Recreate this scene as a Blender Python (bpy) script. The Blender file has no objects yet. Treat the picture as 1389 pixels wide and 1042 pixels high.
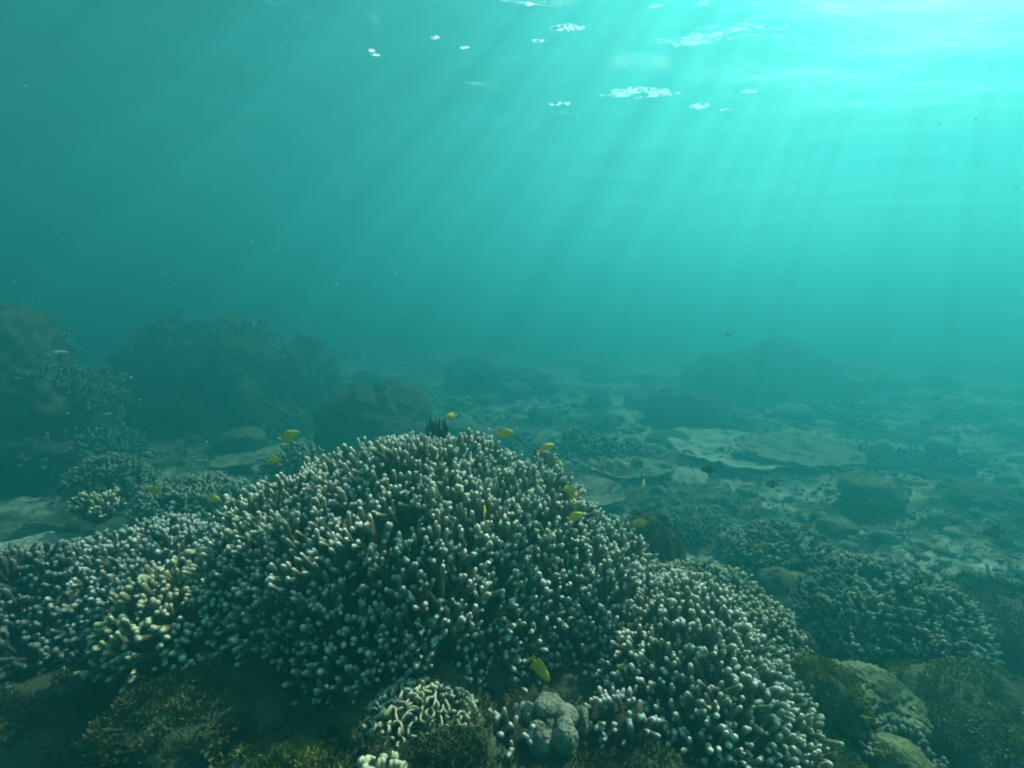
import bpy, bmesh, math, random
import numpy as np
from mathutils import Vector, Matrix, Euler

R = math.radians
scene = bpy.context.scene
COL = scene.collection

# ------------------------------------------------------------------ camera
W, H, F, HORIZON = 1389.0, 1042.0, 640.0, 440.0
PITCH = math.atan((H / 2 - HORIZON) / F)
CAM = np.array([0.0, 0.0, 1.3])
cam_d = bpy.data.cameras.new('camera')
cam_d.sensor_width = 36.0
cam_d.lens = 36.0 * F / W
cam_d.clip_start = 0.02
cam_d.clip_end = 500.0
cam = bpy.data.objects.new('camera', cam_d)
cam.location = CAM
cam.rotation_euler = (R(90) - PITCH, 0, 0)
COL.objects.link(cam)
scene.camera = cam

# ------------------------------------------------------------------ light
SUN_AZ, SUN_EL = 45.0, 49.0          # degrees right of the view, above the horizon
world = bpy.data.worlds.new('World')
scene.world = world
world.use_nodes = True
wn = world.node_tree
wn.nodes.clear()
wo = wn.nodes.new('ShaderNodeOutputWorld')
wb = wn.nodes.new('ShaderNodeBackground')
ws = wn.nodes.new('ShaderNodeTexSky')
ws.sky_type = 'NISHITA'
ws.sun_disc = False
ws.dust_density = 4.0
ws.sun_elevation = R(SUN_EL)
ws.sun_rotation = R(SUN_AZ)
wb.inputs['Strength'].default_value = 0.06
wn.links.new(ws.outputs[0], wb.inputs['Color'])
wn.links.new(wb.outputs[0], wo.inputs['Surface'])

sun_d = bpy.data.lights.new('sun', 'SUN')
sun_d.energy = 5.0
sun_d.angle = R(0.5)
sun_d.color = (1.0, 0.94, 0.78)
sun = bpy.data.objects.new('sun', sun_d)
to_sun = Vector((math.sin(R(SUN_AZ)) * math.cos(R(SUN_EL)), math.cos(R(SUN_AZ)) * math.cos(R(SUN_EL)), math.sin(R(SUN_EL))))
sun.rotation_euler = to_sun.to_track_quat('Z', 'Y').to_euler()
sun.location = to_sun * 20
COL.objects.link(sun)

vs = scene.view_settings
vs.view_transform = 'Standard'
vs.look = 'None'
vs.exposure = 1.9
vs.gamma = 1.0
scene.cycles.max_bounces = 5
scene.cycles.volume_bounces = 2
scene.cycles.diffuse_bounces = 2
scene.cycles.glossy_bounces = 2
scene.cycles.transparent_max_bounces = 24
scene.cycles.use_denoising = True
scene.cycles.use_adaptive_sampling = False
scene.cycles.pixel_filter_type = 'BLACKMAN_HARRIS'
scene.cycles.filter_width = 2.0

SURF = CAM[2] + 2.05                   # height of the water surface

# ------------------------------------------------------------------ numpy tools
rng = np.random.default_rng(7)
_perm = np.random.default_rng(3).permutation(256)
_perm = np.concatenate([_perm, _perm, _perm])
_gr = np.random.default_rng(5).normal(size=(256, 3))
_gr /= np.linalg.norm(_gr, axis=1)[:, None]
_wp = np.random.default_rng(6).random((256, 3))


def _hash(i, j, k):
    return _perm[_perm[_perm[i & 255] + (j & 255)] + (k & 255)]


def noise(p):
    p = np.asarray(p, float)
    i = np.floor(p).astype(int)
    f = p - i
    u = f * f * f * (f * (f * 6 - 15) + 10)
    out = 0
    for a in (0, 1):
        for b in (0, 1):
            for c in (0, 1):
                g = _gr[_hash(i[:, 0] + a, i[:, 1] + b, i[:, 2] + c)]
                d = (g * (f - np.array([a, b, c]))).sum(1)
                w = (u[:, 0] if a else 1 - u[:, 0]) * (u[:, 1] if b else 1 - u[:, 1]) * (u[:, 2] if c else 1 - u[:, 2])
                out = out + w * d
    return out * 1.5


def fbm(p, octaves=4, gain=0.5):
    s, a, q = 0, 1.0, np.asarray(p, float)
    for o in range(octaves):
        s = s + a * noise(q)
        q = q * 2.03 + 17.3
        a *= gain
    return s


def bulge(p):
    """rounded cobble bumps: 1 at a cell's middle, 0 in the creases"""
    p = np.asarray(p, float)
    i = np.floor(p).astype(int)
    best = np.full(len(p), 9.0)
    for a in (-1, 0, 1):
        for b in (-1, 0, 1):
            for c in (-1, 0, 1):
                n = i + np.array([a, b, c])
                q = n + _wp[_hash(n[:, 0], n[:, 1], n[:, 2])]
                best = np.minimum(best, ((p - q) ** 2).sum(1))
    return np.clip(1 - best, 0, 1)


def smooth(x, a, b):
    t = np.clip((x - a) / (b - a), 0, 1)
    return t * t * (3 - 2 * t)


def ray(px, py):
    u, r = (H / 2 - py) / F, (px - W / 2) / F
    c, s = math.cos(PITCH), math.sin(PITCH)
    return np.array([r, c + u * s, u * c - s])


def at(px, py, dist):
    """world point seen at a photo pixel, `dist` metres ahead of the camera"""
    d = ray(px, py)
    return CAM + d * dist / d[1]


# ------------------------------------------------------------------ mesh tools
def mesh_from(name, verts, faces, attrs=None, shade=True):
    """faces: list of (n,k) index arrays"""
    me = bpy.data.meshes.new(name)
    verts = np.ascontiguousarray(verts, dtype=np.float32)
    me.vertices.add(len(verts))
    me.vertices.foreach_set('co', verts.ravel())
    loops = np.concatenate([f.ravel() for f in faces]).astype(np.int32)
    tot = np.concatenate([np.full(len(f), f.shape[1]) for f in faces]).astype(np.int32)
    st = np.concatenate([[0], np.cumsum(tot)[:-1]]).astype(np.int32)
    me.loops.add(len(loops))
    me.loops.foreach_set('vertex_index', loops)
    me.polygons.add(len(tot))
    me.polygons.foreach_set('loop_start', st)
    me.polygons.foreach_set('loop_total', tot)
    me.update(calc_edges=True)
    me.validate()
    if shade:
        me.polygons.foreach_set('use_smooth', np.ones(len(me.polygons), dtype=bool))
    for k, v in (attrs or {}).items():
        a = me.attributes.new(k, 'FLOAT', 'POINT')
        a.data.foreach_set('value', np.asarray(v, dtype=np.float32))
    return me


def join(parts):
    """parts: list of (verts, faces, attr)"""
    V, Fq, A, n = [], [], [], 0
    for v, fs, a in parts:
        V.append(v)
        A.append(np.broadcast_to(a, (len(v),)) if np.ndim(a) == 0 else a)
        Fq += [f + n for f in fs]
        n += len(v)
    return np.concatenate(V), Fq, np.concatenate(A)


def link(name, me, mat, parent=None, loc=(0, 0, 0)):
    o = bpy.data.objects.new(name, me)
    if mat is not None:
        me.materials.append(mat)
    COL.objects.link(o)
    if parent is not None:
        o.parent = parent
    else:
        o.location = loc
    return o


def solid(name, vfa, mat, parent=None, loc=(0, 0, 0), shade=True):
    """vfa in world coordinates; loc = the thing's base"""
    v, f, a = vfa
    base = np.array(parent.location if parent is not None else loc, float)
    return link(name, mesh_from(name, v - base, f, {'tip': a}, shade), mat, parent, loc)


def tag(o, label=None, cat=None, group=None, kind=None):
    if label:
        o['label'] = label
    if cat:
        o['category'] = cat
    if group:
        o['group'] = group
    if kind:
        o['kind'] = kind
    return o


def empty(name, loc, label, cat, group=None):
    o = bpy.data.objects.new(name, None)
    o.empty_display_size = 0.05
    o.location = [float(c) for c in loc]
    COL.objects.link(o)
    return tag(o, label, cat, group)


_ico = {}


def ico(sub):
    if sub not in _ico:
        bm = bmesh.new()
        bmesh.ops.create_icosphere(bm, subdivisions=sub, radius=1.0)
        v = np.array([q.co[:] for q in bm.verts])
        f = np.array([[q.index for q in t.verts] for t in bm.faces])
        bm.free()
        _ico[sub] = (v / np.linalg.norm(v, axis=1)[:, None], f)
    return _ico[sub]


def lump(c, rad, sub=5, knob=0.2, knob_n=3.0, rough=0.06, rough_n=5.0, seed=0, power=1.0, sink=None):
    """massive coral or boulder: an ellipsoid with rounded knobs and fine roughness"""
    d, f = ico(sub)
    c, rad = np.array(c, float), np.array(rad, float)
    o = seed * 13.7
    low = fbm(d * 1.1 + o, 2)
    r = 1 + 0.16 * low + knob * (np.sqrt(bulge(d * knob_n + o)) ** power - 0.55) + rough * fbm(d * rough_n + o, 4, 0.6)
    v = d * r[:, None] * rad
    if sink is not None:
        v[:, 2] = np.maximum(v[:, 2], -sink)
    return v + c, [f], np.clip(0.5 + low * 0.5, 0, 1)


def tubes(base, dirs, length, r0, r1, bend=None, S=7, K=4, flat=None, knob=0.0, seed=0, tiplen=None):
    """round-ended fingers. base, dirs (N,3); length, r0, r1 (N,)"""
    N = len(base)
    dirs = dirs / np.linalg.norm(dirs, axis=1)[:, None]
    ref = np.where(np.abs(dirs[:, 2:3]) > 0.9, np.array([[1.0, 0, 0]]), np.array([[0, 0, 1.0]]))
    s = np.cross(dirs, ref)
    s /= np.linalg.norm(s, axis=1)[:, None]
    t = np.cross(dirs, s)
    length, r0, r1 = [np.broadcast_to(q, (N,)).astype(float) for q in (length, r0, r1)]
    bend = np.zeros((N, 3)) if bend is None else bend
    rings, rr, tt = [], [], []
    for k in range(K):                                 # shaft
        q = k / (K - 1)
        rings.append(q * (length - r1))
        rr.append(r0 + (r1 - r0) * q)
        tt.append(np.full(N, q))
    for a in (35, 65):                                 # rounded tip
        rings.append(length - r1 + r1 * math.sin(R(a)))
        rr.append(r1 * math.cos(R(a)))
        tt.append(np.full(N, 1.0))
    ang = np.arange(S) * 2 * math.pi / S
    vs_, at_ = [], []
    g = np.random.default_rng(seed)
    fl = np.ones(N) if flat is None else flat
    for h, r, q in zip(rings, rr, tt):
        qq = h / length
        if knob:
            r = r * (1 + knob * (g.random(N) - 0.5))
        cc = base + dirs * h[:, None] + bend * (qq ** 2)[:, None]
        ring = cc[:, None, :] + (np.cos(ang)[None, :, None] * s[:, None, :] * fl[:, None, None] + np.sin(ang)[None, :, None] * t[:, None, :]) * r[:, None, None]
        vs_.append(ring)
        at_.append(np.repeat((length - h)[:, None], S, 1))
    V = np.stack(vs_, 1)                               # N, rings, S, 3
    nr = V.shape[1]
    pole = base + dirs * length[:, None] + bend
    V = np.concatenate([V.reshape(N, nr * S, 3), pole[:, None, :]], 1)
    A = np.concatenate([np.stack(at_, 1).reshape(N, nr * S), np.zeros((N, 1))], 1)
    i = np.arange(nr - 1)[:, None] * S
    j = np.arange(S)[None, :]
    j2 = (j + 1) % S
    q = np.stack([i + j, i + j2, i + S + j2, i + S + j], -1).reshape(-1, 4)
    cap = np.stack([(nr - 1) * S + np.arange(S), (nr - 1) * S + (np.arange(S) + 1) % S, np.full(S, nr * S)], -1)
    off = np.arange(N)[:, None, None] * (nr * S + 1)
    tl = tiplen if tiplen is not None else 0.022
    A = np.clip(1 - A / tl, 0, 1)
    return V.reshape(-1, 3), [(q[None] + off).reshape(-1, 4), (cap[None] + off).reshape(-1, 3)], A.reshape(-1)


def spread(n, spacing, gen, tries=30):
    """dart throwing: points from gen(m) -> (pts, extra) kept at least `spacing` apart"""
    cell = {}
    pts, ext = [], []
    P, E = gen(n * tries)
    for p, e in zip(P, E):
        k = tuple(np.floor(p / spacing).astype(int))
        ok = True
        for a in (-1, 0, 1):
            for b in (-1, 0, 1):
                for c in (-1, 0, 1):
                    for q in cell.get((k[0] + a, k[1] + b, k[2] + c), ()):
                        if (q[0] - p[0]) ** 2 + (q[1] - p[1]) ** 2 + (q[2] - p[2]) ** 2 < spacing * spacing:
                            ok = False
                            break
                    if not ok:
                        break
                if not ok:
                    break
            if not ok:
                break
        if ok:
            cell.setdefault(k, []).append(p)
            pts.append(p)
            ext.append(e)
            if len(pts) >= n:
                break
    return np.array(pts), np.array(ext)


# ------------------------------------------------------------------ materials
def new_mat(name):
    m = bpy.data.materials.new(name)
    m.use_nodes = True
    nt = m.node_tree
    return m, nt, nt.nodes['Principled BSDF']


def mottle(name, cols, scale=8.0, rough=0.85, bump=0.5, bump_scale=60.0, detail=6.0, bump_dist=0.01, tip=None, tip_pow=1.5, spec=0.15, pits=None):
    """patchy natural surface; tip = colour where the mesh's tip attribute is 1"""
    m, nt, b = new_mat(name)
    N, L = nt.nodes.new, nt.links.new
    tc = N('ShaderNodeTexCoord')
    geo = N('ShaderNodeNewGeometry')
    n1 = N('ShaderNodeTexNoise')
    n1.inputs['Scale'].default_value = scale
    n1.inputs['Detail'].default_value = detail
    n1.inputs['Roughness'].default_value = 0.65
    L(geo.outputs['Position'], n1.inputs['Vector'])
    cr = N('ShaderNodeValToRGB')
    cr.color_ramp.elements[0].position = 0.32
    cr.color_ramp.elements[0].color = (*cols[0], 1)
    cr.color_ramp.elements[1].position = 0.68
    cr.color_ramp.elements[1].color = (*cols[-1], 1)
    for i, c in enumerate(cols[1:-1]):
        e = cr.color_ramp.elements.new(0.32 + 0.36 * (i + 1) / (len(cols) - 1))
        e.color = (*c, 1)
    L(n1.outputs['Fac'], cr.inputs['Fac'])
    out = cr.outputs['Color']
    if tip is not None:
        a = N('ShaderNodeAttribute')
        a.attribute_name = 'tip'
        pw = N('ShaderNodeMath')
        pw.operation = 'POWER'
        pw.inputs[1].default_value = tip_pow
        L(a.outputs['Fac'], pw.inputs[0])
        n3 = N('ShaderNodeTexNoise')
        n3.inputs['Scale'].default_value = 9.0
        n3.inputs['Detail'].default_value = 2.0
        L(geo.outputs['Position'], n3.inputs['Vector'])
        mr = N('ShaderNodeMapRange')
        mr.inputs['From Min'].default_value = 0.3
        mr.inputs['From Max'].default_value = 0.62
        mr.inputs['To Min'].default_value = 0.65
        mr.inputs['To Max'].default_value = 1.0
        L(n3.outputs['Fac'], mr.inputs['Value'])
        mu = N('ShaderNodeMath')
        mu.operation = 'MULTIPLY'
        L(pw.outputs[0], mu.inputs[0])
        L(mr.outputs[0], mu.inputs[1])
        mx = N('ShaderNodeMix')
        mx.data_type = 'RGBA'
        L(mu.outputs[0], mx.inputs[0])
        L(out, mx.inputs[6])
        mx.inputs[7].default_value = (*tip, 1)
        out = mx.outputs[2]
    L(out, b.inputs['Base Color'])
    b.inputs['Roughness'].default_value = rough
    b.inputs['Specular IOR Level'].default_value = spec
    n2 = N('ShaderNodeTexNoise')
    n2.inputs['Scale'].default_value = bump_scale
    n2.inputs['Detail'].default_value = 4.0
    n2.inputs['Roughness'].default_value = 0.7
    L(geo.outputs['Position'], n2.inputs['Vector'])
    bp = N('ShaderNodeBump')
    bp.inputs['Strength'].default_value = bump
    bp.inputs['Distance'].default_value = bump_dist
    L(n2.outputs['Fac'], bp.inputs['Height'])
    L(bp.outputs['Normal'], b.inputs['Normal'])
    if pits:
        vo = N('ShaderNodeTexVoronoi')
        vo.inputs['Scale'].default_value = pits
        L(geo.outputs['Position'], vo.inputs['Vector'])
        b2 = N('ShaderNodeBump')
        b2.inputs['Strength'].default_value = 0.8
        b2.inputs['Distance'].default_value = 0.5 / pits
        L(vo.outputs['Distance'], b2.inputs['Height'])
        L(bp.outputs['Normal'], b2.inputs['Normal'])
        L(b2.outputs['Normal'], b.inputs['Normal'])
    return m


M = {}
M['finger'] = mottle('finger_coral_skin', [(0.055, 0.055, 0.018), (0.11, 0.108, 0.04), (0.18, 0.175, 0.075)], 12, bump=0.5, bump_scale=260, bump_dist=0.003, tip=(0.96, 0.96, 0.82), tip_pow=2.2)
M['finger_blue'] = mottle('lilac_tipped_finger_coral_skin', [(0.06, 0.055, 0.025), (0.15, 0.13, 0.07)], 12, bump=0.5, bump_scale=260, bump_dist=0.003, tip=(0.76, 0.82, 0.76), tip_pow=2.2)
M['finger_yellow'] = mottle('yellowish_finger_coral_skin', [(0.06, 0.055, 0.025), (0.13, 0.12, 0.055)], 12, bump=0.5, bump_scale=260, bump_dist=0.003, tip=(0.72, 0.74, 0.5), tip_pow=1.8)
M['finger_dark'] = mottle('dark_finger_coral_skin', [(0.03, 0.035, 0.03), (0.07, 0.075, 0.06)], 12, bump=0.5, bump_scale=200, bump_dist=0.004, tip=(0.3, 0.34, 0.3), tip_pow=1.6)
M['bush'] = mottle('bushy_coral_skin', [(0.042, 0.05, 0.03), (0.1092, 0.125, 0.08)], 9, bump=0.5, bump_scale=180, bump_dist=0.005, tip=(0.3192, 0.4, 0.3), tip_pow=1.4)
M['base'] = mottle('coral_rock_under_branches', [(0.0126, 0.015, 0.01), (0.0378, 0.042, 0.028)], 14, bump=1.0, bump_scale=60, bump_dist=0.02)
M['massive'] = mottle('massive_coral_skin', [(0.0672, 0.075, 0.045), (0.1344, 0.155, 0.095), (0.2184, 0.25, 0.16)], 14, bump=1.0, bump_scale=90, bump_dist=0.015, pits=75)
M['massive_dark'] = mottle('dark_massive_coral_skin', [(0.0252, 0.03, 0.02), (0.0588, 0.065, 0.045), (0.1008, 0.11, 0.08)], 4, bump=1.0, bump_scale=45, bump_dist=0.03)
M['knob'] = mottle('knobby_coral_skin', [(0.1008, 0.11, 0.08), (0.252, 0.28, 0.2), (0.3528, 0.42, 0.33)], 26, bump=1.0, bump_scale=120, bump_dist=0.010, pits=170)
M['mossy'] = mottle('lit_mossy_coral_skin', [(0.07, 0.09, 0.04), (0.16, 0.2, 0.09), (0.28, 0.34, 0.18)], 16, bump=1.0, bump_scale=90, bump_dist=0.015, pits=60)  # mossy green, lightened as a lit version of the massive coral
M['pale'] = mottle('pale_massive_coral_skin', [(0.252, 0.31, 0.2), (0.4032, 0.48, 0.34)], 18, bump=0.8, bump_scale=120, bump_dist=0.008, pits=150)
M['plate'] = mottle('table_coral_skin', [(0.1344, 0.15, 0.1), (0.2352, 0.27, 0.19), (0.3024, 0.34, 0.24)], 9, bump=1.0, bump_scale=60, bump_dist=0.03, pits=60)
M['plate_pale'] = mottle('pale_table_coral_skin', [(0.2184, 0.26, 0.18), (0.42, 0.5, 0.38), (0.5544, 0.66, 0.52)], 9, bump=1.0, bump_scale=60, bump_dist=0.03, pits=55)
M['algae'] = mottle('green_algae', [(0.06, 0.07, 0.01), (0.16, 0.18, 0.03), (0.34, 0.36, 0.08)], 25, bump=0.3, bump_scale=200)
M['algae_dark'] = mottle('dark_turf_algae', [(0.02, 0.03, 0.008), (0.06, 0.078, 0.024), (0.13, 0.15, 0.05)], 12, bump=0.3, bump_scale=200)
M['rock'] = mottle('reef_rock', [(0.0252, 0.035, 0.02), (0.0588, 0.08, 0.045), (0.1092, 0.14, 0.085)], 10, bump=1.0, bump_scale=55, bump_dist=0.025)
M['rubble'] = mottle('coral_rubble_skin', [(0.0504, 0.06, 0.04), (0.1428, 0.165, 0.12), (0.3024, 0.35, 0.27)], 6, bump=0.8, bump_scale=90, bump_dist=0.012)
M['star'] = mottle('feather_star_skin', [(0.012, 0.01, 0.008), (0.03, 0.025, 0.02)], 30, bump=0.2)
M['yellow'] = mottle('yellow_fish_skin', [(0.62, 0.5, 0.015), (0.82, 0.68, 0.03)], 60, rough=0.45, bump=0.2, bump_scale=400, bump_dist=0.001, spec=0.5)
M['yellow_fin'] = mottle('yellow_fin_skin', [(0.6, 0.42, 0.01), (0.8, 0.62, 0.03)], 120, rough=0.5, bump=0.2, bump_scale=400, bump_dist=0.001, spec=0.4)
M['orange'] = mottle('orange_fish_skin', [(0.55, 0.22, 0.03), (0.75, 0.35, 0.05)], 60, rough=0.45, bump=0.2, bump_scale=400, bump_dist=0.001, spec=0.5)
M['dark_fish'] = mottle('dark_fish_skin', [(0.02, 0.018, 0.014), (0.05, 0.04, 0.03)], 60, rough=0.5, bump=0.2, bump_scale=400, bump_dist=0.001, spec=0.4)
M['brown_fish'] = mottle('brown_fish_skin', [(0.1, 0.055, 0.02), (0.28, 0.16, 0.06)], 90, rough=0.5, bump=0.2, bump_scale=400, bump_dist=0.001, spec=0.4)
M['pale_fish'] = mottle('pale_fish_skin', [(0.5, 0.55, 0.5), (0.75, 0.8, 0.78)], 60, rough=0.35, bump=0.2, bump_scale=400, bump_dist=0.001, spec=0.6)
M['eye'] = mottle('fish_eye', [(0.01, 0.01, 0.01), (0.015, 0.015, 0.015)], 5, rough=0.1, bump=0.0, spec=0.6)
M['speck'] = mottle('floating_particle', [(0.7, 0.7, 0.65), (0.85, 0.85, 0.8)], 5, bump=0.0)


# ------------------------------------------------------------------ water surface and water
def water_surface():
    n = 260
    g = np.linspace(-1, 1, n)
    g = np.sign(g) * (0.35 * np.abs(g) + 0.65 * np.abs(g) ** 3) * 34
    X, Y = np.meshgrid(g, g + 4, indexing='ij')
    p = np.stack([X.ravel(), Y.ravel(), np.zeros(n * n)], 1)
    z = 0.06 * fbm(p * [0.6, 1.1, 1] + 3, 3)
    # gentle waves only; the sky glints are separate white lumps, added below
    p[:, 2] = SURF + z
    i = (np.arange(n - 1)[:, None] * n + np.arange(n - 1)[None, :]).ravel()
    q = np.stack([i, i + n, i + n + 1, i + 1], -1)
    m = bpy.data.materials.new('water_surface')
    m.use_nodes = True
    nt = m.node_tree
    nt.nodes.clear()
    N, L = nt.nodes.new, nt.links.new
    out = N('ShaderNodeOutputMaterial')
    geo = N('ShaderNodeNewGeometry')
    mp = N('ShaderNodeMapping')
    mp.inputs['Scale'].default_value = (1.0, 1.7, 1.0)
    mp.inputs['Rotation'].default_value = (0, 0, R(-20))
    L(geo.outputs['Position'], mp.inputs['Vector'])
    n1 = N('ShaderNodeTexNoise')
    n1.inputs['Scale'].default_value = 2.2
    n1.inputs['Detail'].default_value = 5.0
    n1.inputs['Roughness'].default_value = 0.5
    n1.inputs['Distortion'].default_value = 0.6
    L(mp.outputs[0], n1.inputs['Vector'])
    bp = N('ShaderNodeBump')
    bp.inputs['Strength'].default_value = 1.0
    bp.inputs['Distance'].default_value = 0.022
    L(n1.outputs['Fac'], bp.inputs['Height'])
    fr = N('ShaderNodeFresnel')
    fr.inputs['IOR'].default_value = 1.24
    L(bp.outputs['Normal'], fr.inputs['Normal'])
    gl = N('ShaderNodeBsdfGlossy')
    gl.inputs['Roughness'].default_value = 0.3
    gl.inputs['Color'].default_value = (0.9, 0.95, 0.95, 1)
    L(bp.outputs['Normal'], gl.inputs['Normal'])
    tr = N('ShaderNodeBsdfTransparent')
    # noise patches in the transparent tint act as a gobo, cutting sunlight into shafts
    n4 = N('ShaderNodeTexNoise')
    n4.inputs['Scale'].default_value = 10.0
    n4.inputs['Detail'].default_value = 3.0
    L(geo.outputs['Position'], n4.inputs['Vector'])
    rp = N('ShaderNodeValToRGB')
    rp.color_ramp.elements[0].position = 0.39
    rp.color_ramp.elements[0].color = (0.18, 0.18, 0.18, 1)
    rp.color_ramp.elements[1].position = 0.48
    rp.color_ramp.elements[1].color = (1, 1, 1, 1)
    L(n4.outputs['Fac'], rp.inputs['Fac'])
    L(rp.outputs['Color'], tr.inputs['Color'])
    mx = N('ShaderNodeMixShader')
    L(fr.outputs[0], mx.inputs[0])
    L(tr.outputs[0], mx.inputs[1])
    L(gl.outputs[0], mx.inputs[2])
    # rough refraction lobe added to paint a pale sun glow on the surface
    rf = N('ShaderNodeBsdfRefraction')
    rf.inputs['IOR'].default_value = 0.82
    rf.inputs['Roughness'].default_value = 0.65
    L(bp.outputs['Normal'], rf.inputs['Normal'])
    m3 = N('ShaderNodeMixShader')
    m3.inputs[0].default_value = 0.025
    L(mx.outputs[0], m3.inputs[1])
    L(rf.outputs[0], m3.inputs[2])
    L(m3.outputs[0], out.inputs['Surface'])
    o = link('water_surface', mesh_from('water_surface', p, [q]), m)
    tag(o, kind='structure')


water_surface()


def water_body():
    bm = bmesh.new()
    bmesh.ops.create_cube(bm, size=1.0)
    zb, zt = -2.4, SURF + 0.5
    for v in bm.verts:
        v.co = Vector((v.co.x * 80, v.co.y * 80 + 4, (v.co.z + 0.5) * (zt - zb) + zb))
    me = bpy.data.meshes.new('haze')
    bm.to_mesh(me)
    bm.free()
    m = bpy.data.materials.new('sea_water')
    m.use_nodes = True
    nt = m.node_tree
    nt.nodes.clear()
    out = nt.nodes.new('ShaderNodeOutputMaterial')
    v = nt.nodes.new('ShaderNodeVolumePrincipled')
    v.inputs['Color'].default_value = (0.024, 0.186, 0.197, 1)
    v.inputs['Absorption Color'].default_value = (0.20, 0.40, 0.42, 1)
    v.inputs['Density'].default_value = 0.55
    v.inputs['Anisotropy'].default_value = 0.6
    nt.links.new(v.outputs[0], out.inputs['Volume'])
    o = link('haze', me, m)
    tag(o, kind='stuff')


water_body()


# ------------------------------------------------------------------ sea floor
def ground_z(x, y, fine=True):
    x, y = np.asarray(x, float), np.asarray(y, float)
    p = np.stack([x, y, np.zeros_like(x)], -1).reshape(-1, 3)
    hum = 0.52 * np.exp(-((x + 0.15) / 1.25) ** 2 - ((y - 0.85) / 0.75) ** 2)
    z = hum.ravel() + 0.13 * fbm(p * 0.55 + 9, 2) + 0.05 * fbm(p * 2.1 + 4, 2)
    r = np.hypot(x, y).ravel()
    z = z + 0.06 * np.clip(r - 6, 0, 8) * smooth(r, 6, 12)
    if fine:
        z = z + 0.045 * (bulge(p * 5.0) - 0.5) * smooth(fbm(p * 0.9 + 50, 2), -0.3, 0.3) + 0.03 * fbm(p * 11.0, 4, 0.65)
    return z.reshape(x.shape)


def gz(x, y):
    return float(ground_z(np.array([x]), np.array([y]), False)[0])


def sea_floor():
    na, nr = 620, 330
    a = np.linspace(-math.pi, math.pi, na, endpoint=False)
    a = a - 0.55 * np.sin(a)                             # denser ahead of the camera
    r = np.concatenate([[0.0], np.geomspace(0.25, 36, nr - 1)])
    A, Rr = np.meshgrid(a, r, indexing='ij')
    X, Y = np.sin(A) * Rr, np.cos(A) * Rr
    Z = ground_z(X, Y)
    v = np.stack([X.ravel(), Y.ravel(), Z.ravel()], 1)
    i = (np.arange(na)[:, None] * nr + np.arange(nr - 1)[None, :])
    j = (((np.arange(na) + 1) % na)[:, None] * nr + np.arange(nr - 1)[None, :])
    q = np.stack([i, i + 1, j + 1, j], -1)[:, 1:].reshape(-1, 4)
    c = np.stack([i[:, 0] * 0, i[:, 0] + 1, j[:, 0] + 1], -1)
    sand = smooth(fbm(v * [0.8, 1.1, 0] + 31, 3) + 0.5 * fbm(v * [5, 6, 0] + 3, 2), -0.1, 0.2) * smooth(np.hypot(X, Y).ravel(), 1.5, 2.2)
    m, nt, b = new_mat('sea_floor')
    N, L = nt.nodes.new, nt.links.new
    geo = N('ShaderNodeNewGeometry')
    n1 = N('ShaderNodeTexNoise')
    n1.inputs['Scale'].default_value = 6.0
    n1.inputs['Detail'].default_value = 8.0
    n1.inputs['Roughness'].default_value = 0.7
    L(geo.outputs['Position'], n1.inputs['Vector'])
    cr = N('ShaderNodeValToRGB')
    cr.color_ramp.elements[0].position = 0.38
    cr.color_ramp.elements[0].color = (0.028, 0.034, 0.02, 1)
    cr.color_ramp.elements[1].position = 0.66
    cr.color_ramp.elements[1].color = (0.17, 0.2, 0.12, 1)
    L(n1.outputs['Fac'], cr.inputs['Fac'])
    cs = N('ShaderNodeValToRGB')
    cs.color_ramp.elements[0].position = 0.35
    cs.color_ramp.elements[0].color = (0.22, 0.25, 0.17, 1)
    cs.color_ramp.elements[1].position = 0.7
    cs.color_ramp.elements[1].color = (0.62, 0.68, 0.52, 1)  # pale sand, brightened further to stand for dapples of sunlight
    L(n1.outputs['Fac'], cs.inputs['Fac'])
    at_ = N('ShaderNodeAttribute')
    at_.attribute_name = 'tip'
    mx = N('ShaderNodeMix')
    mx.data_type = 'RGBA'
    L(at_.outputs['Fac'], mx.inputs[0])
    L(cr.outputs[0], mx.inputs[6])
    L(cs.outputs[0], mx.inputs[7])
    L(mx.outputs[2], b.inputs['Base Color'])
    b.inputs['Roughness'].default_value = 0.95
    b.inputs['Specular IOR Level'].default_value = 0.1
    n2 = N('ShaderNodeTexNoise')
    n2.inputs['Scale'].default_value = 45.0
    n2.inputs['Detail'].default_value = 6.0
    n2.inputs['Roughness'].default_value = 0.7
    L(geo.outputs['Position'], n2.inputs['Vector'])
    bp = N('ShaderNodeBump')
    bp.inputs['Strength'].default_value = 1.0
    bp.inputs['Distance'].default_value = 0.03
    L(n2.outputs['Fac'], bp.inputs['Height'])
    L(bp.outputs['Normal'], b.inputs['Normal'])
    o = link('seabed', mesh_from('seabed', v, [q, c], {'tip': sand}), m)
    tag(o, kind='structure')


sea_floor()


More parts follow.
